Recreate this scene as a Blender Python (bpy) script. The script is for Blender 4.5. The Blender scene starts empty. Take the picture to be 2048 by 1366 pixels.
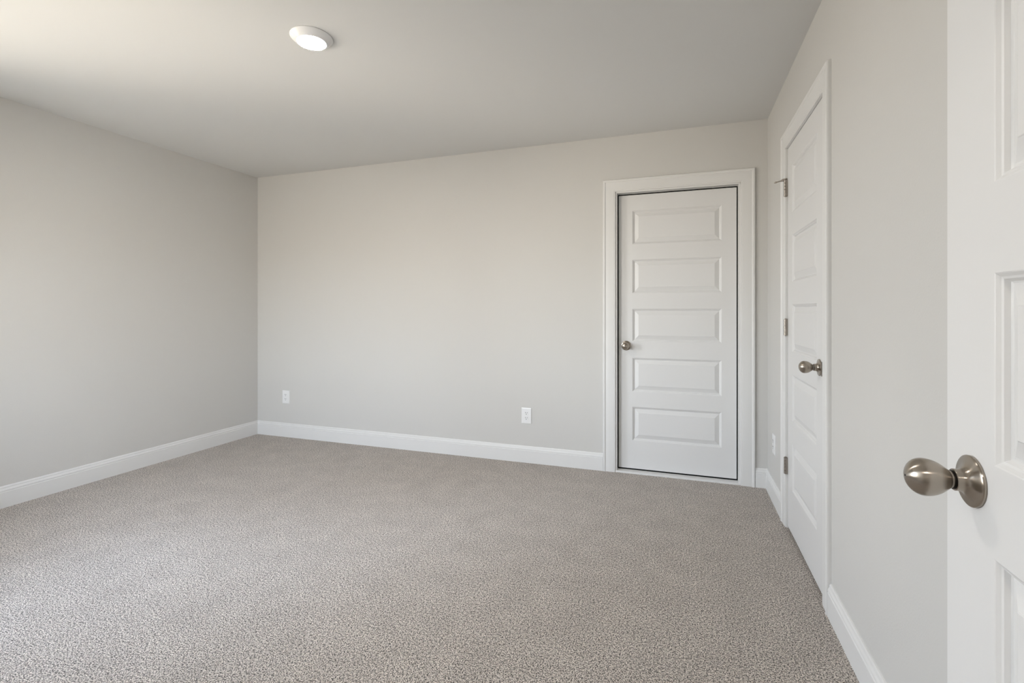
import bpy, bmesh, math
from mathutils import Vector, Matrix

scene = bpy.context.scene
COL = scene.collection
PI = math.pi

# ------------------------------------------------------------------ camera
H = 2.44                       # ceiling height
CAM_Z = 1.172
F_PX, CX, HY = 971.0, 1024.0, 621.5
YAW = math.atan(336.0 / 971.0)  # camera turned left of the room's long axis
cd = bpy.data.cameras.new('camera')
cd.sensor_fit = 'HORIZONTAL'
cd.sensor_width = 36.0
cd.lens = 36.0 * F_PX / 2048.0
cd.shift_x = 0.0
cd.shift_y = -(683.0 - HY) / 2048.0
cd.clip_start = 0.02
cd.clip_end = 200
cam = bpy.data.objects.new('camera', cd)
COL.objects.link(cam)
cam.location = (0, 0, CAM_Z)
cam.rotation_euler = (PI / 2, 0, YAW)
scene.camera = cam

# ------------------------------------------------------------------ view
vs = scene.view_settings
vs.view_transform = 'Standard'
vs.look = 'None'
vs.gamma = 1.0
vs.use_curve_mapping = False
vs.exposure = 0.08

# ------------------------------------------------------------------ world: bluish sky above, warm sunlit ground below
SKY = 24.0
world = bpy.data.worlds.new('world')
scene.world = world
world.use_nodes = True
nt = world.node_tree
for n in list(nt.nodes):
    nt.nodes.remove(n)
wo = nt.nodes.new('ShaderNodeOutputWorld')
bg = nt.nodes.new('ShaderNodeBackground')
tc = nt.nodes.new('ShaderNodeTexCoord')
sp = nt.nodes.new('ShaderNodeSeparateXYZ')
mr = nt.nodes.new('ShaderNodeMapRange')
mr.inputs['From Min'].default_value = -1.0
mr.inputs['From Max'].default_value = 1.0
cr = nt.nodes.new('ShaderNodeValToRGB')
e = cr.color_ramp.elements
e[0].position = 0.0;  e[0].color = (0.64, 0.56, 0.48, 1)
e[1].position = 1.0;  e[1].color = (0.48, 0.65, 1.0, 1)
k = cr.color_ramp.elements.new(0.47); k.color = (0.68, 0.60, 0.52, 1)
k = cr.color_ramp.elements.new(0.52); k.color = (0.95, 0.96, 1.0, 1)
k = cr.color_ramp.elements.new(0.70); k.color = (0.70, 0.80, 1.0, 1)
nt.links.new(tc.outputs['Generated'], sp.inputs[0])
nt.links.new(sp.outputs['Z'], mr.inputs['Value'])
nt.links.new(mr.outputs[0], cr.inputs[0])
nt.links.new(cr.outputs[0], bg.inputs['Color'])
bg.inputs['Strength'].default_value = SKY
nt.links.new(bg.outputs[0], wo.inputs[0])

# sun: falls steeply through the left window onto the carpet outside the frame
sd = bpy.data.lights.new('sun', 'SUN')
sd.energy = 40.0
sd.angle = math.radians(0.6)
sd.color = (1.0, 0.90, 0.78)
sun = bpy.data.objects.new('sun', sd)
COL.objects.link(sun)
sun.rotation_euler = Vector((0.62, -0.30, -1.0)).to_track_quat('-Z', 'Y').to_euler()
sun.location = (-8, 3, 8)

# portals: tell the renderer where the sky enters (they give no light themselves)
WX = -3.81                          # left wall plane
WIN = (0.36, 1.54, 0.62, 2.20)      # y0, y1, z0, z1 of the opening in the left wall
WIN2 = (-3.15, -1.85, 0.60, 1.78)   # x0, x1, z0, z1 of the added window opening in the front wall
def portal(loc, rot, sx, sy):
    pd = bpy.data.lights.new('window_portal', 'AREA')
    pd.shape = 'RECTANGLE'
    pd.size, pd.size_y = sx, sy
    pd.cycles.is_portal = True
    po = bpy.data.objects.new('window_portal', pd)
    COL.objects.link(po)
    po.location = loc
    po.rotation_euler = rot
portal((WX - 0.15, (WIN[0] + WIN[1]) / 2, (WIN[2] + WIN[3]) / 2), (0, -PI / 2, 0), WIN[3] - WIN[2], WIN[1] - WIN[0])
portal(((WIN2[0] + WIN2[1]) / 2, -0.20, (WIN2[2] + WIN2[3]) / 2), (PI / 2, 0, 0), WIN2[1] - WIN2[0], WIN2[3] - WIN2[2])

# ------------------------------------------------------------------ materials
def new_mat(name):
    m = bpy.data.materials.new(name)
    m.use_nodes = True
    n = m.node_tree
    return m, n, n.nodes['Principled BSDF'], n.nodes['Material Output']

def paint(name, col, rough, bump=0.0, bscale=300.0, spec=0.5):
    m, n, b, o = new_mat(name)
    b.inputs['Base Color'].default_value = (*col, 1)
    b.inputs['Roughness'].default_value = rough
    b.inputs['Specular IOR Level'].default_value = spec
    if bump:
        t = n.nodes.new('ShaderNodeTexCoord')
        no = n.nodes.new('ShaderNodeTexNoise')
        no.inputs['Scale'].default_value = bscale
        no.inputs['Detail'].default_value = 2
        bu = n.nodes.new('ShaderNodeBump')
        bu.inputs['Strength'].default_value = bump
        bu.inputs['Distance'].default_value = 0.001
        n.links.new(t.outputs['Object'], no.inputs['Vector'])
        n.links.new(no.outputs[0], bu.inputs['Height'])
        n.links.new(bu.outputs[0], b.inputs['Normal'])
    return m

M_WALL = paint('wall_paint', (0.622, 0.611, 0.590), 0.75, 0.25, 220, 0.25)
M_CEIL = paint("ceiling_paint", (0.69, 0.69, 0.68), 0.9, 0.07, 180, 0.1)
M_TRIM = paint('trim_paint', (0.75, 0.745, 0.735), 0.38, 0.0, 1, 0.4)
M_DOOR = paint('door_paint', (0.73, 0.725, 0.72), 0.42, 0.06, 120, 0.4)
M_PLATE = paint('white_plastic', (0.82, 0.82, 0.82), 0.3)
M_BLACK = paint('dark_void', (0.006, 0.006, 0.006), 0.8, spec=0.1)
M_RUBBER = paint('white_rubber', (0.75, 0.74, 0.70), 0.7)
M_OUT = paint('siding', (0.6, 0.6, 0.58), 0.8)

def metal(name, col, rough, aniso):
    m, n, b, o = new_mat(name)
    b.inputs['Base Color'].default_value = (*col, 1)
    b.inputs['Metallic'].default_value = 1.0
    b.inputs['Roughness'].default_value = rough
    if aniso:
        b.inputs['Anisotropic'].default_value = aniso
        b.inputs['Anisotropic Rotation'].default_value = 0.25
        t = n.nodes.new('ShaderNodeTangent')
        t.direction_type = 'RADIAL'
        t.axis = 'Z'
        n.links.new(t.outputs[0], b.inputs['Tangent'])
    return m
M_NICKEL = metal('brushed_nickel', (0.40, 0.355, 0.305), 0.26, 0.92)
M_HINGE = metal('satin_nickel', (0.38, 0.345, 0.31), 0.35, 0.0)
M_SHADOWGAP = metal('shadow_gap', (0.02, 0.018, 0.016), 0.4, 0.0)  # near-black colour for the shade inside the knob's neck gap and hole

def glass():
    m, n, b, o = new_mat('window_glass')
    n.nodes.remove(b)
    tr = n.nodes.new('ShaderNodeBsdfTransparent')
    tr.inputs[0].default_value = (0.95, 0.97, 0.96, 1)
    gl = n.nodes.new('ShaderNodeBsdfGlossy')
    gl.inputs['Roughness'].default_value = 0.01
    fr = n.nodes.new('ShaderNodeFresnel')
    fr.inputs[0].default_value = 1.45
    mx = n.nodes.new('ShaderNodeMixShader')
    n.links.new(fr.outputs[0], mx.inputs[0])
    n.links.new(tr.outputs[0], mx.inputs[1])
    n.links.new(gl.outputs[0], mx.inputs[2])
    n.links.new(mx.outputs[0], o.inputs[0])
    return m
M_GLASS = glass()

def lamp_mat(name, col, power):
    m, n, b, o = new_mat(name)
    b.inputs['Base Color'].default_value = (0.9, 0.9, 0.88, 1)
    b.inputs['Roughness'].default_value = 0.4
    b.inputs['Emission Color'].default_value = (*col, 1)
    b.inputs['Emission Strength'].default_value = power
    return m
M_LAMP = lamp_mat('lit_diffuser', (1.0, 0.95, 0.89), 410.0)
M_LAMP2 = lamp_mat('hall_diffuser', (1.0, 0.92, 0.83), 360.0)

def carpet():
    m, n, b, o = new_mat('carpet')
    L = n.links.new
    t = n.nodes.new('ShaderNodeTexCoord')
    # tufts of heathered yarn and the pits between them
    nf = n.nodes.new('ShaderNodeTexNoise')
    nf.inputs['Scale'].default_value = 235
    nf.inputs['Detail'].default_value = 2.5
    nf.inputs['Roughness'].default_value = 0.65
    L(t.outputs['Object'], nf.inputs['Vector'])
    vo = n.nodes.new('ShaderNodeTexVoronoi')
    vo.inputs['Scale'].default_value = 260
    L(t.outputs['Object'], vo.inputs['Vector'])
    # yarn fleck colours; the dark stops paint shade in the pits between tufts
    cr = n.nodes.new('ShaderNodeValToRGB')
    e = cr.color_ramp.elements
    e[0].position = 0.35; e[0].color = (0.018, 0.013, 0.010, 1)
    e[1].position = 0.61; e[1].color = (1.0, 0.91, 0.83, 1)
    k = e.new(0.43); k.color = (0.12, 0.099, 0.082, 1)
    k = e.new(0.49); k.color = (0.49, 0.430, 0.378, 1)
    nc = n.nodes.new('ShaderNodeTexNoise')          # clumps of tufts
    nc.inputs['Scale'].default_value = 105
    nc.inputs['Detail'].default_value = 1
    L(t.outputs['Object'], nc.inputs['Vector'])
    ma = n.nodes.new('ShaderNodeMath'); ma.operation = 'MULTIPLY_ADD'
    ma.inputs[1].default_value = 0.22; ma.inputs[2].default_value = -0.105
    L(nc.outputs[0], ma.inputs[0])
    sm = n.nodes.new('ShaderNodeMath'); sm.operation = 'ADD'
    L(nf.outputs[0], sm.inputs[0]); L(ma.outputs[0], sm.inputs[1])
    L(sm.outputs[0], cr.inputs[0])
    # nap: broad patches where the pile has been walked on or brushed
    nm = n.nodes.new('ShaderNodeTexNoise')
    nm.inputs['Scale'].default_value = 7
    nm.inputs['Detail'].default_value = 7
    nm.inputs['Roughness'].default_value = 0.6
    L(t.outputs['Object'], nm.inputs['Vector'])
    mr = n.nodes.new('ShaderNodeMapRange')
    mr.inputs['From Min'].default_value = 0.3
    mr.inputs['From Max'].default_value = 0.7
    mr.inputs['To Min'].default_value = 0.90
    mr.inputs['To Max'].default_value = 1.08
    L(nm.outputs[0], mr.inputs['Value'])
    mu = n.nodes.new('ShaderNodeVectorMath'); mu.operation = 'SCALE'
    L(cr.outputs[0], mu.inputs[0]); L(mr.outputs[0], mu.inputs['Scale'])
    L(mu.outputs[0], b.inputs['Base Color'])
    b.inputs['Roughness'].default_value = 1.0
    b.inputs['Specular IOR Level'].default_value = 0.05
    b.inputs['Sheen Weight'].default_value = 0.25
    b.inputs['Sheen Roughness'].default_value = 0.5
    ad = n.nodes.new('ShaderNodeMath'); ad.operation = 'SUBTRACT'
    L(nf.outputs[0], ad.inputs[0]); 
    sc = n.nodes.new('ShaderNodeMath'); sc.operation = 'MULTIPLY'; sc.inputs[1].default_value = 0.5
    L(vo.outputs['Distance'], sc.inputs[0]); L(sc.outputs[0], ad.inputs[1])
    bu = n.nodes.new('ShaderNodeBump')
    bu.inputs['Strength'].default_value = 0.9
    bu.inputs['Distance'].default_value = 0.009
    L(ad.outputs[0], bu.inputs['Height'])
    L(bu.outputs[0], b.inputs['Normal'])
    return m
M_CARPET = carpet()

# ------------------------------------------------------------------ mesh helpers
def bm_obj(name, bm, mat, parent=None, smooth=None, loc=None, rot=None):
    bmesh.ops.recalc_face_normals(bm, faces=bm.faces)
    me = bpy.data.meshes.new(name)
    bm.to_mesh(me)
    bm.free()
    me.materials.append(mat)
    o = bpy.data.objects.new(name, me)
    COL.objects.link(o)
    if parent is not None:
        o.parent = parent
    if loc: o.location = loc
    if rot: o.rotation_euler = rot
    if smooth:
        for p in me.polygons: p.use_smooth = True
        me.set_sharp_from_angle(angle=math.radians(smooth))
    return o

def box(bm, x0, x1, y0, y1, z0, z1, bevel=0.0):
    vs = [bm.verts.new((x, y, z)) for x in (x0, x1) for y in (y0, y1) for z in (z0, z1)]
    idx = [(0, 1, 3, 2), (4, 6, 7, 5), (0, 4, 5, 1), (2, 3, 7, 6), (0, 2, 6, 4), (1, 5, 7, 3)]
    fs = [bm.faces.new([vs[i] for i in f]) for f in idx]
    if bevel:
        es = list({e for f in fs for e in f.edges})
        bmesh.ops.bevel(bm, geom=es, offset=bevel, segments=2, affect='EDGES', profile=0.5)

def lathe(bm, prof, seg=64, axis='Z', origin=(0, 0, 0)):
    """prof: list of (radius, height)"""
    rings = []
    for r, h in prof:
        if r < 1e-6:
            rings.append([bm.verts.new((0, 0, h))])
        else:
            rings.append([bm.verts.new((r * math.cos(2 * PI * i / seg), r * math.sin(2 * PI * i / seg), h)) for i in range(seg)])
    new = [v for r in rings for v in r]
    for a, b in zip(rings, rings[1:]):
        for i in range(seg):
            j = (i + 1) % seg
            if len(a) == 1 and len(b) == 1: continue
            if len(a) == 1: bm.faces.new((a[0], b[i], b[j]))
            elif len(b) == 1: bm.faces.new((a[i], b[0], a[j]))
            else: bm.faces.new((a[i], b[i], b[j], a[j]))
    if axis == 'Y-':     # local +z becomes -y
        for v in new: v.co = Vector((v.co.x, -v.co.z, v.co.y))
    for v in new: v.co += Vector(origin)

def sweep(bm, path, prof, up, close_ends=True):
    """prof (a, b): a along the in-plane outward direction, b along `up`.
    path: list of (point, dir_a) where dir_a is already scaled for mitres"""
    rows = []
    for p, da in path:
        rows.append([bm.verts.new(Vector(p) + Vector(da) * a + Vector(up) * b) for a, b in prof])
    n = len(prof)
    for r, s in zip(rows, rows[1:]):
        for i in range(n):
            j = (i + 1) % n
            bm.faces.new((r[i], r[j], s[j], s[i]))
    if close_ends:
        bm.faces.new(rows[0]); bm.faces.new(rows[-1])

def setp(o, label=None, cat=None, group=None, kind=None):
    if label: o['label'] = label
    if cat: o['category'] = cat
    if group: o['group'] = group
    if kind: o['kind'] = kind
    return o

def empty(name, loc, rot=(0, 0, 0)):
    o = bpy.data.objects.new(name, None)
    o.empty_display_size = 0.1
    COL.objects.link(o)
    o.location = loc
    o.rotation_euler = rot
    return o

# ------------------------------------------------------------------ room shell
XL, XR, YB, YF = WX, 0.548, 3.586, -0.05
T = 0.13
# openings
D1 = (-0.4435, 0.3825, 2.034)          # back door rough opening x0, x1, top
D2 = (2.252, 2.967, 2.051)           # right wall door opening y0, y1, top
D3 = (-0.545, 0.402, 2.075)          # doorway the camera stands in: x0, x1, top

def wall_plane(name, boxes, label):
    bm = bmesh.new()
    for b in boxes: box(bm, *b)
    o = bm_obj(name, bm, M_WALL)
    setp(o, label, 'wall', kind='structure')
    return o

y0, y1, z0, z1 = WIN
wall_plane('wall_left', [(XL - T, XL, YF - T, y0, 0, H), (XL - T, XL, y1, YB + T, 0, H),
                         (XL - T, XL, y0, y1, 0, z0), (XL - T, XL, y0, y1, z1, H)],
           'plain greige wall on the left side of the room')
wall_plane('wall_back', [(XL, D1[0], YB, YB + T, 0, H), (D1[1], XR, YB, YB + T, 0, H), (D1[0], D1[1], YB, YB + T, D1[2], H)],
           'greige far wall with the white panel door and two outlets')
wall_plane('wall_right', [(XR, XR + T, YF - T, D2[0], 0, H), (XR, XR + T, D2[1], YB + T, 0, H), (XR, XR + T, D2[0], D2[1], D2[2], H)],
           'greige wall on the right with the closet door')
fx0, fx1, fz0, fz1 = WIN2
wall_plane('wall_front', [(XL, fx0, YF - T, YF, 0, H), (fx1, D3[0], YF - T, YF, 0, H), (fx0, fx1, YF - T, YF, 0, fz0), (fx0, fx1, YF - T, YF, fz1, H), (D3[1], XR, YF - T, YF, 0, H), (D3[0], D3[1], YF - T, YF, D3[2], H)],
           'wall behind the camera with the doorway')
bm = bmesh.new(); box(bm, XL - T, XR + T, YF - T, YB + T, H, H + 0.12)
setp(bm_obj('ceiling', bm, M_CEIL), 'flat off-white ceiling', 'ceiling', kind='structure')
bm = bmesh.new(); box(bm, XL - T, XR + T, -1.6, YB + T, -0.1, 0)
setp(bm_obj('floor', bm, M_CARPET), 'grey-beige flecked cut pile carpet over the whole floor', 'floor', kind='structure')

# hallway behind the camera
bm = bmesh.new()
box(bm, -1.40, -1.30, -1.6, YF - T, 0, H); box(bm, XR, XR + T, -1.6, YF - T, 0, H); box(bm, -1.30, XR, -1.7, -1.6, 0, H)
box(bm, -1.40, XR + T, -1.7, YF - T, H, H + 0.12)
setp(bm_obj('wall_hallway', bm, M_WALL), 'hallway walls behind the camera', 'wall', kind='structure')

# dark spaces behind the two closed doors
bm = bmesh.new()
box(bm, D1[0] - .02, D1[1] + .02, YB + T + 0.002, YB + T + 0.03, 0, D1[2] + .05)
setp(bm_obj('wall_behind_far_door', bm, M_BLACK), 'dark space behind the far door', 'wall', kind='structure')
bm = bmesh.new()
box(bm, XR + T + 0.002, XR + T + 0.03, D2[0] - .02, D2[1] + .02, 0, D2[2] + .05)
setp(bm_obj('wall_behind_closet_door', bm, M_BLACK), 'dark space behind the closet door', 'wall', kind='structure')

# ------------------------------------------------------------------ baseboards
BB = [(0, -0.01), (.014, -0.01), (.014, .092), (.0115, .095), (.0115, .098), (.0135, .0995), (.0125, .106), (.0085, .113),
      (.0075, .1165), (.0085, .118), (.0075, .122), (.0045, .127), (.0, .128)]
def baseboard(name, p0, p1, nrm, mit0, mit1, label):
    """p0, p1 on the wall line; nrm into the room; mit: extra along-path per unit out"""
    bm = bmesh.new()
    d = (Vector(p1) - Vector(p0)).normalized()
    n = Vector(nrm)
    sweep(bm, [(p0, n + d * mit0), (p1, n - d * mit1)], BB, (0, 0, 1))
    return setp(bm_obj(name, bm, M_TRIM), label, 'baseboard', kind='structure')
CW = 0.088
baseboard('baseboard_left', (XL, YF, 0), (XL, YB, 0), (1, 0, 0), 1, 1, 'white moulded baseboard along the left wall')
baseboard('baseboard_back', (XL, YB, 0), (-0.445 - CW, YB, 0), (0, -1, 0), 1, 0, 'white moulded baseboard along the far wall left of the door')
baseboard('baseboard_back_corner', (0.385 + CW, YB, 0), (XR, YB, 0), (0, -1, 0), 0, 1, 'short white baseboard between the far door and the corner')
baseboard('baseboard_right_corner', (XR, YB, 0), (XR, 2.972 + CW - .004, 0), (-1, 0, 0), 1, 0, 'short white baseboard between the corner and the closet door')
baseboard('baseboard_right', (XR, 2.155, 0), (XR, YF, 0), (-1, 0, 0), 0, 1, 'white moulded baseboard along the right wall')
baseboard('baseboard_front', (D3[0] - CW, YF, 0), (XL, YF, 0), (0, 1, 0), 0, 1, 'white baseboard along the wall behind the camera')

# ------------------------------------------------------------------ door casings (a = 0 at the inner edge, b = thickness)
def casing(name, corners, outs, up, w, label):
    pr = [(0, 0), (0, .0085), (.0015, .0100), (.005, .0105), (.0075, .0098), (.009, .0112), (w * .40, .0122), (w - .024, .0128),
          (w - .021, .0122), (w - .019, .0130), (w - .016, .0166), (w - .011, .0182), (w - .006, .0180), (w - .0028, .0160), (w - .0010, .0125), (w, .0080), (w, 0)]
    bm = bmesh.new()
    sweep(bm, list(zip(corners, outs)), pr, up)
    return setp(bm_obj(name, bm, M_TRIM, smooth=25), label, 'door casing', kind='structure')
i0, i1, it = -0.445, 0.385, 2.036
casing('trim_1', [(i0, YB, -.01), (i0, YB, it), (i1, YB, it), (i1, YB, -.01)],
       [(-1, 0, 0), (-1, 0, 1), (1, 0, 1), (1, 0, 0)], (0, -1, 0), CW, 'wide white moulded casing around the far door')
j0, j1, jt = 2.2445, 2.972, 2.049
casing('trim_2', [(XR, j1, -.01), (XR, j1, jt), (XR, j0, jt), (XR, j0, -.01)],
       [(0, 1, 0), (0, 1, 1), (0, -1, 1), (0, -1, 0)], (-1, 0, 0), CW, 'white moulded casing around the closet door')
casing('trim_3', [(D3[0], YF, -.01), (D3[0], YF, D3[2]), (D3[1], YF, D3[2]), (D3[1], YF, -.01)],
       [(-1, 0, 0), (-1, 0, 1), (1, 0, 1), (1, 0, 0)], (0, 1, 0), CW, 'white casing of the doorway behind the camera')

# jambs
def jamb_back():
    bm = bmesh.new()
    d = YB + T
    box(bm, D1[0], D1[0] + .0095, YB - .0005, d, 0, D1[2])
    box(bm, D1[1] - .0095, D1[1], YB - .0005, d, 0, D1[2])
    box(bm, D1[0], D1[1], YB - .0005, d, D1[2] - .0095, D1[2])
    box(bm, D1[0], D1[1], YB - .006, d, -.005, .012, .001)       # raised white sill
    box(bm, i0, D1[0] + .001, YB - .0008, YB + .01, 0, it); box(bm, D1[1] - .001, i1, YB - .0008, YB + .01, 0, it); box(bm, i0, i1, YB - .0008, YB + .01, D1[2] - .0095, it)
    return setp(bm_obj('trim_4', bm, M_TRIM), 'white jamb and raised sill of the far door', 'door jamb', kind='structure')
jamb_back()
def jamb_right():
    bm = bmesh.new()
    d = XR + T
    box(bm, XR - .0005, d, D2[0], D2[0] + .006, 0, D2[2]); box(bm, XR - .0005, d, D2[1] - .006, D2[1], 0, D2[2])
    box(bm, XR - .0005, d, D2[0], D2[1], D2[2] - .004, D2[2])
    box(bm, XR + .042, XR + .054, D2[0], D2[0] + .018, 0, D2[2]); box(bm, XR + .042, XR + .054, D2[1] - .018, D2[1], 0, D2[2])
    box(bm, XR + .042, XR + .054, D2[0], D2[1], D2[2] - .018, D2[2])
    return setp(bm_obj('trim_5', bm, M_TRIM), 'white jamb of the closet door', 'door jamb', kind='structure')
jamb_right()
bm = bmesh.new()
for a, b in ((D3[0], D3[0] + .012), (D3[1] - .012, D3[1])): box(bm, a, b, YF - T - .001, YF + .0005, 0, D3[2])
box(bm, D3[0], D3[1], YF - T - .001, YF + .0005, D3[2] - .012, D3[2])
setp(bm_obj('trim_6', bm, M_TRIM), 'white jamb of the doorway behind the camera', 'door jamb', kind='structure')

# ------------------------------------------------------------------ doors
PP = [(.0, .0), (.0015, -.0008), (.0055, -.0045), (.0085, -.0058), (.0120, -.0110), (.0145, -.0125), (.0175, -.0120),
      (.0420, -.0022), (.0435, -.0010), (.0450, -.0008)]
def slab_face(bm, W, Ht, stile_l, stile_r, panels, ysign, y0):
    """face in the x-z plane at y0; ysign = -1 faces -y. depth goes into the slab."""
    r = .0022
    us = [0, r, stile_l, W - stile_r, W - r, W]
    vsn = [0, r] + [z for p in panels for z in p] + [Ht - r, Ht]
    us = sorted(us); vsn = sorted(vsn)
    vv = {}
    def V(u, v, dep):
        key = (round(u, 6), round(v, 6), round(dep, 6))
        if key not in vv:
            vv[key] = bm.verts.new((u, y0 + ysign * dep, v))
        return vv[key]
    def dep(u, v):
        return -.0018 if (u in (0, W) or v in (0, Ht)) else 0.0
    for a, b in zip(us, us[1:]):
        for c, d in zip(vsn, vsn[1:]):
            if abs(a - stile_l) < 1e-9 and any(abs(c - p[0]) < 1e-9 for p in panels):
                rings = []
                for off, dp in PP:
                    rings.append([V(a + off, c + off, dp), V(b - off, c + off, dp), V(b - off, d - off, dp), V(a + off, d - off, dp)])
                for q, s in zip(rings, rings[1:]):
                    for i in range(4):
                        j = (i + 1) % 4
                        bm.faces.new((q[i], q[j], s[j], s[i]))
                bm.faces.new(rings[-1])
            else:
                bm.faces.new((V(a, c, dep(a, c)), V(b, c, dep(b, c)), V(b, d, dep(b, d)), V(a, d, dep(a, d))))
    return us, vsn

def door_slab(W, Ht, sl, sr, panels, thick=.035):
    bm = bmesh.new()
    slab_face(bm, W, Ht, sl, sr, panels, -1, 0.0)
    slab_face(bm, W, Ht, sl, sr, panels, 1, thick)
    r = .0018
    # the four edges
    def quad(*p): bm.faces.new([bm.verts.new(q) for q in p])
    quad((0, r, 0), (0, thick - r, 0), (0, thick - r, Ht), (0, r, Ht))
    quad((W, r, 0), (W, thick - r, 0), (W, thick - r, Ht), (W, r, Ht))
    quad((0, r, 0), (W, r, 0), (W, thick - r, 0), (0, thick - r, 0))
    quad((0, r, Ht), (W, r, Ht), (W, thick - r, Ht), (0, thick - r, Ht))
    bmesh.ops.remove_doubles(bm, verts=bm.verts, dist=.00005)
    return bm

def knob(parent, u, v, keyhole=False):
    """brushed egg knob on the local -y side"""
    k = empty('door_knob', (u, 0, v), (PI / 2, 0, 0))    # local +z -> -y
    k.parent = parent
    bm = bmesh.new()
    R = .0259
    ctl = [(0, .53), (.06, .61), (.14, .725), (.22, .825), (.31, .905), (.40, .96), (.49, .99), (.57, 1.0), (.65, .985), (.74, .92), (.82, .815),
           (.89, .675), (.94, .52), (.975, .35), (.993, .18), (1.0, 0)]
    L0, L1 = .0280, .0775
    prof = [(.0112, .0225), (.0122, .0270)] + [(R * q, L0 + (L1 - L0) * t) for t, q in ctl]
    lathe(bm, prof, 72)
    bm_obj('knob_handle', bm, M_NICKEL, k, smooth=35)
    bm = bmesh.new()
    lathe(bm, [(.0128, .0215), (.0128, .0238), (.0110, .0238)], 48)
    bm_obj('neck_gap', bm, M_SHADOWGAP, k, smooth=35)
    bm = bmesh.new()
    lathe(bm, [(.0335, -.0005), (.0348, .0006), (.0352, .0030), (.0347, .0042), (.0335, .0050), (.0310, .0055), (.0260, .0063), (.0222, .0075),
               (.0190, .0092), (.0167, .0112), (.0154, .0135), (.0149, .0165), (.0148, .0215), (.0142, .0222), (.0115, .0222)], 72)
    bm_obj('rosette', bm, M_NICKEL, k, smooth=30)
    if keyhole:
        bm = bmesh.new()
        lathe(bm, [(0, .0776), (.0016, .0776), (.0016, .0765)], 16)
        bm_obj('privacy_hole', bm, M_SHADOWGAP, k)
    return k

def hinge(parent, u, yv, v, length=.089, stop=False):
    h = empty('hinge', (u, yv, v)); h.parent = parent
    bm = bmesh.new()
    seg = length / 5
    for i in range(5):
        z = -length / 2 + i * seg
        lathe(bm, [(0, z + .0004), (.0078, z + .0006), (.0085, z + .0012), (.0085, z + seg - .0012), (.0078, z + seg - .0006), (0, z + seg - .0006)], 20)
    bm_obj('barrel', bm, M_HINGE, h, smooth=40)
    bm = bmesh.new()
    lathe(bm, [(0, -length / 2 - .003), (.004, -length / 2 - .002), (.0045, -length / 2), (.0030, -length / 2 + .001), (.0030, length / 2),
               (.0048, length / 2 + .0005), (.0048, length / 2 + .003), (0, length / 2 + .004)], 16)
    bm_obj('hinge_pin', bm, M_HINGE, h, smooth=40)
    bm = bmesh.new()
    box(bm, -.0095, -.0015, .0005, .0088, -length / 2, length / 2, .0004)
    bm_obj('leaf', bm, M_HINGE, h)
    bm = bmesh.new()
    box(bm, .0015, .0095, .0005, .0088, -length / 2, length / 2, .0004)
    bm_obj('leaf', bm, M_HINGE, h)
    return h

# far door, set back in its frame
K = 3.634 / 3.606
def zz(z): return CAM_Z + (z - CAM_Z) * K
d1 = empty('door_1', (-0.4235 * K, 3.634, zz(.031)))
W1 = (0.363 + 0.4235) * K
H1 = zz(2.0095) - zz(.031)
P1 = [(.234, .478), (.587, .832), (.950, 1.186), (1.299, 1.542), (1.653, 1.896)]
bm = door_slab(W1, H1, .0985, .0945, [(zz(a) - zz(.031), zz(b) - zz(.031)) for a, b in P1])
bm_obj('door_slab', bm, M_DOOR, d1)
knob(d1, .0545, zz(.919) - zz(.031))
bm = bmesh.new()                                      # weatherstrip round the slab, coloured black to stand for the dark gap
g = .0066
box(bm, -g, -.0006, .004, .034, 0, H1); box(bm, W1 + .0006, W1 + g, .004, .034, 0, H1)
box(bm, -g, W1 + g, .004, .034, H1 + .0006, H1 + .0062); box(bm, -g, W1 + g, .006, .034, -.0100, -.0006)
bm_obj('dark_gap_strip', bm, M_BLACK, d1)
setp(d1, 'white five panel door in the far wall with knob on its left', 'door', kind='structure')

# closet door in the right wall
d2 = empty('door_2', (XR + .001, 2.957, 0.012), (0, 0, -PI / 2))
W2 = 2.957 - 2.262
P2 = [(.238, .480), (.598, .840), (.959, 1.205), (1.322, 1.566), (1.682, 1.930)]
bm = door_slab(W2, 2.0445 - .012, .104, .112, [(a - .012, b - .012) for a, b in P2])
bm_obj('door_slab', bm, M_DOOR, d2)
knob(d2, 2.957 - 2.325, .936 - .012)
for i, z in enumerate((1.834, 1.083, .336)):
    hg = hinge(d2, -.0070, -.0100, z - .012)
    if i == 0:
        s = empty('door_stop', (0, 0, .047)); s.parent = hg
        bm = bmesh.new()
        lathe(bm, [(0, 0), (.0085, 0), (.0095, .001), (.0095, .004), (.0085, .005), (0, .005)], 20)
        n0 = len(bm.verts)
        bm2 = bmesh.new()
        lathe(bm2, [(0, 0), (.0075, 0), (.0070, .012), (.0050, .020), (.0032, .026), (.0030, .042), (.0052, .043), (.0048, .050), (.002, .056), (0, .057)], 16)
        mrot = Vector((-0.25, -1, -0.22)).to_track_quat('Z', 'Y').to_matrix().to_4x4()
        bm2.transform(mrot)
        me = bpy.data.meshes.new('tmp'); bm2.to_mesh(me); bm2.free(); bm.from_mesh(me); bpy.data.meshes.remove(me)
        st = bm_obj('door_stop', bm, M_HINGE, hg, smooth=40, loc=(0, 0, .0475))
        bpy.data.objects.remove(s)
        st.name = 'door_stop'
bm = bmesh.new()
box(bm, W2 + .001, W2 + .0035, -.0105, .012, .936 - .012 - .029, .936 - .012 + .029, .0004)
bm_obj('strike_plate', bm, M_HINGE, d2)
setp(d2, 'white five panel closet door in the right wall with three hinges', 'door', kind='structure')

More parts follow.
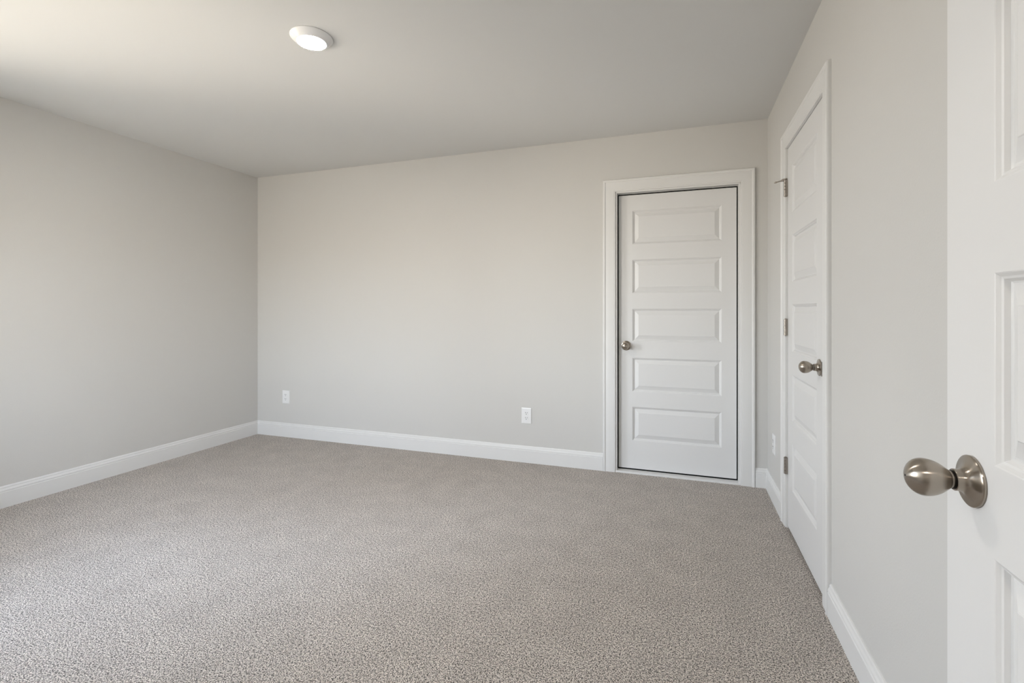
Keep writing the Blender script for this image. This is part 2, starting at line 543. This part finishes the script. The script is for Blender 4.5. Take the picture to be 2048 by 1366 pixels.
# open entry door beside the camera
XF = 0.383
d3 = empty('door_3', (XF, 0.9136, 0.020), (0, 0, -PI / 2))
W3 = 0.9136 + 0.03
P3 = [(.250, .492), (.610, .852), (.972, 1.221), (1.338, 1.582), (1.70, 1.946)]
bm = door_slab(W3, 2.058 - .020, .1185, .118, [(a - .02, b - .02) for a, b in P3])
bm_obj('door_slab', bm, M_DOOR, d3)
knob(d3, .9136 - .844, .936 - .020, keyhole=True)
bm = bmesh.new(); box(bm, -.0015, .0005, .005, .030, .936 - .02 - .028, .936 - .02 + .028, .0003)
bm_obj('latch_plate', bm, M_HINGE, d3)
setp(d3, 'white panel door standing open at the right edge with a large nickel knob', 'door', kind='structure')

# ------------------------------------------------------------------ windows (out of frame, they let the daylight in; the front one is added fill)
def window(name, loc, rz, wd, hh, label):
    """built with the room on the local +x side"""
    w = empty(name, loc, (0, 0, rz))
    hw = wd / 2
    bm = bmesh.new()
    for a, b in ((-hw, -hw + .035), (hw - .035, hw)): box(bm, -T, -.03, a, b, 0, hh)
    box(bm, -T, -.03, -hw, hw, 0, .04); box(bm, -T, -.03, -hw, hw, hh - .035, hh)
    bm_obj('window_frame', bm, M_TRIM, w)
    bm = bmesh.new()
    for z_, x_ in ((.04, -.075), (hh / 2 - .02, -.075), (hh / 2 - .02, -.11), (hh - .075, -.11)): box(bm, x_ - .015, x_ + .015, -hw + .035, hw - .035, z_, z_ + .04)
    for a, b in ((-hw + .035, -hw + .075), (hw - .075, hw - .035)): box(bm, -.125, -.06, a, b, .04, hh - .035)
    bm_obj('window_sash', bm, M_TRIM, w)
    for x_, a, b in ((-.075, .08, hh / 2 - .02), (-.11, hh / 2 + .02, hh - .075)):
        bm = bmesh.new(); box(bm, x_ - .002, x_ + .002, -hw + .075, hw - .075, a, b)
        bm_obj('pane', bm, M_GLASS, w)
    bm = bmesh.new(); box(bm, -.03, .045, -hw - .09, hw + .09, -.025, 0, .004); box(bm, 0, .015, -hw - .075, hw + .075, -.09, -.025)
    bm_obj('window_sill', bm, M_TRIM, w)
    bm = bmesh.new()
    for a, b in ((-hw - .075, -hw), (hw, hw + .075)): box(bm, 0, .016, a, b, 0, hh)
    box(bm, 0, .016, -hw - .075, hw + .075, hh, hh + .08)
    bm_obj('window_casing', bm, M_TRIM, w)
    setp(w, label, 'window', kind='structure')
window('window_1', (XL, (y0 + y1) / 2, z0), 0, y1 - y0, z1 - z0, 'white sash window in the left wall outside the frame')
window('added_window_2', ((fx0 + fx1) / 2, YF, fz0), PI / 2, fx1 - fx0, fz1 - fz0, 'white sash window added in the wall behind the camera for more daylight')

# ------------------------------------------------------------------ ceiling light
def disc_light(loc, label, mat):
    cl = empty('ceiling_light', loc)
    bm = bmesh.new()
    lathe(bm, [(.0, 0), (.0925, 0), (.0938, -.0012), (.0938, -.0035), (.0925, -.0055), (.0690, -.0250), (.0665, -.0268), (.0640, -.0268), (.0630, -.0245), (.063, -.015)], 96)
    bm_obj('trim_ring', bm, M_PLATE, cl, smooth=30)
    bm = bmesh.new()
    lathe(bm, [(.0628, -.0150), (.0628, -.0255), (.050, -.0268), (.025, -.0276), (0, -.0280)], 72)
    bm_obj('diffuser', bm, mat, cl, smooth=30)
    setp(cl, label, 'ceiling light')
disc_light((-1.6145, 1.8235, H), 'round white surface mount disc light glowing on the ceiling', M_LAMP)
disc_light((-0.10, -0.85, H), 'round white disc light on the hallway ceiling behind the camera', M_LAMP2)

# ------------------------------------------------------------------ wall outlets
def outlet(loc, rz, label, W=.080, Ht=.121):
    o = empty('wall_outlet', loc, (0, 0, rz))
    bm = bmesh.new()
    # bevelled plate, front at -y
    prof = [(0, 0), (0, -.0035), (.0015, -.0052), (.006, -.0062), (.0065, -.0062)]
    rings = []
    for off, y in prof:
        rings.append([bm.verts.new(p) for p in ((-W / 2 + off, y, -Ht / 2 + off), (W / 2 - off, y, -Ht / 2 + off), (W / 2 - off, y, Ht / 2 - off), (-W / 2 + off, y, Ht / 2 - off))])
    for q, s in zip(rings, rings[1:]):
        for i in range(4):
            bm.faces.new((q[i], q[(i + 1) % 4], s[(i + 1) % 4], s[i]))
    bm.faces.new(rings[-1])
    bm_obj('cover_plate', bm, M_PLATE, o)
    for s in (1, -1):
        zc = s * .0195
        bm = bmesh.new()
        n = 40; R = .0172
        ring = []
        for i in range(n):
            a = 2 * PI * i / n
            x, z = R * math.cos(a), R * math.sin(a)
            z = max(-.0140, min(.0140, z))
            ring.append((x, z))
        for y_a, y_b, sc in ((-.0055, -.0078, 1.0),):
            va = [bm.verts.new((x, y_a, zc + z)) for x, z in ring]
            vb = [bm.verts.new((x, y_b, zc + z)) for x, z in ring]
            vc = [bm.verts.new((x * .95, y_b - .0006, zc + z * .95)) for x, z in ring]
            for i in range(n):
                j = (i + 1) % n
                bm.faces.new((va[i], va[j], vb[j], vb[i])); bm.faces.new((vb[i], vb[j], vc[j], vc[i]))
            bm.faces.new(vc)
        rc = bm_obj('receptacle', bm, M_PLATE, o)
        bm = bmesh.new()
        box(bm, -.0078, -.0052, -.0090, -.0083, zc + .0005, zc + .0095)
        box(bm, .0052, .0078, -.0090, -.0083, zc + .0012, zc + .0085)
        lathe(bm, [(.0028, .0083), (.0028, .0090), (0, .0090)], 16, 'Y-', (0, 0, zc - .0065))
        bm_obj('slots', bm, M_BLACK, rc)
    bm = bmesh.new()
    lathe(bm, [(.0032, .0060), (.0030, .0070), (0, .0073)], 16, 'Y-', (0, 0, 0))
    bm_obj('screw', bm, M_PLATE, o, smooth=40)
    setp(o, label, 'outlet', 'duplex wall outlets')
    return o
outlet((-3.467, YB, .369), 0, 'white duplex outlet on the far wall near the left corner')
outlet((-1.1215, YB, .361), 0, 'white duplex outlet on the far wall left of the panel door')
outlet((XR, 3.345, .352), -PI / 2, 'white duplex outlet on the right wall between corner and closet door')
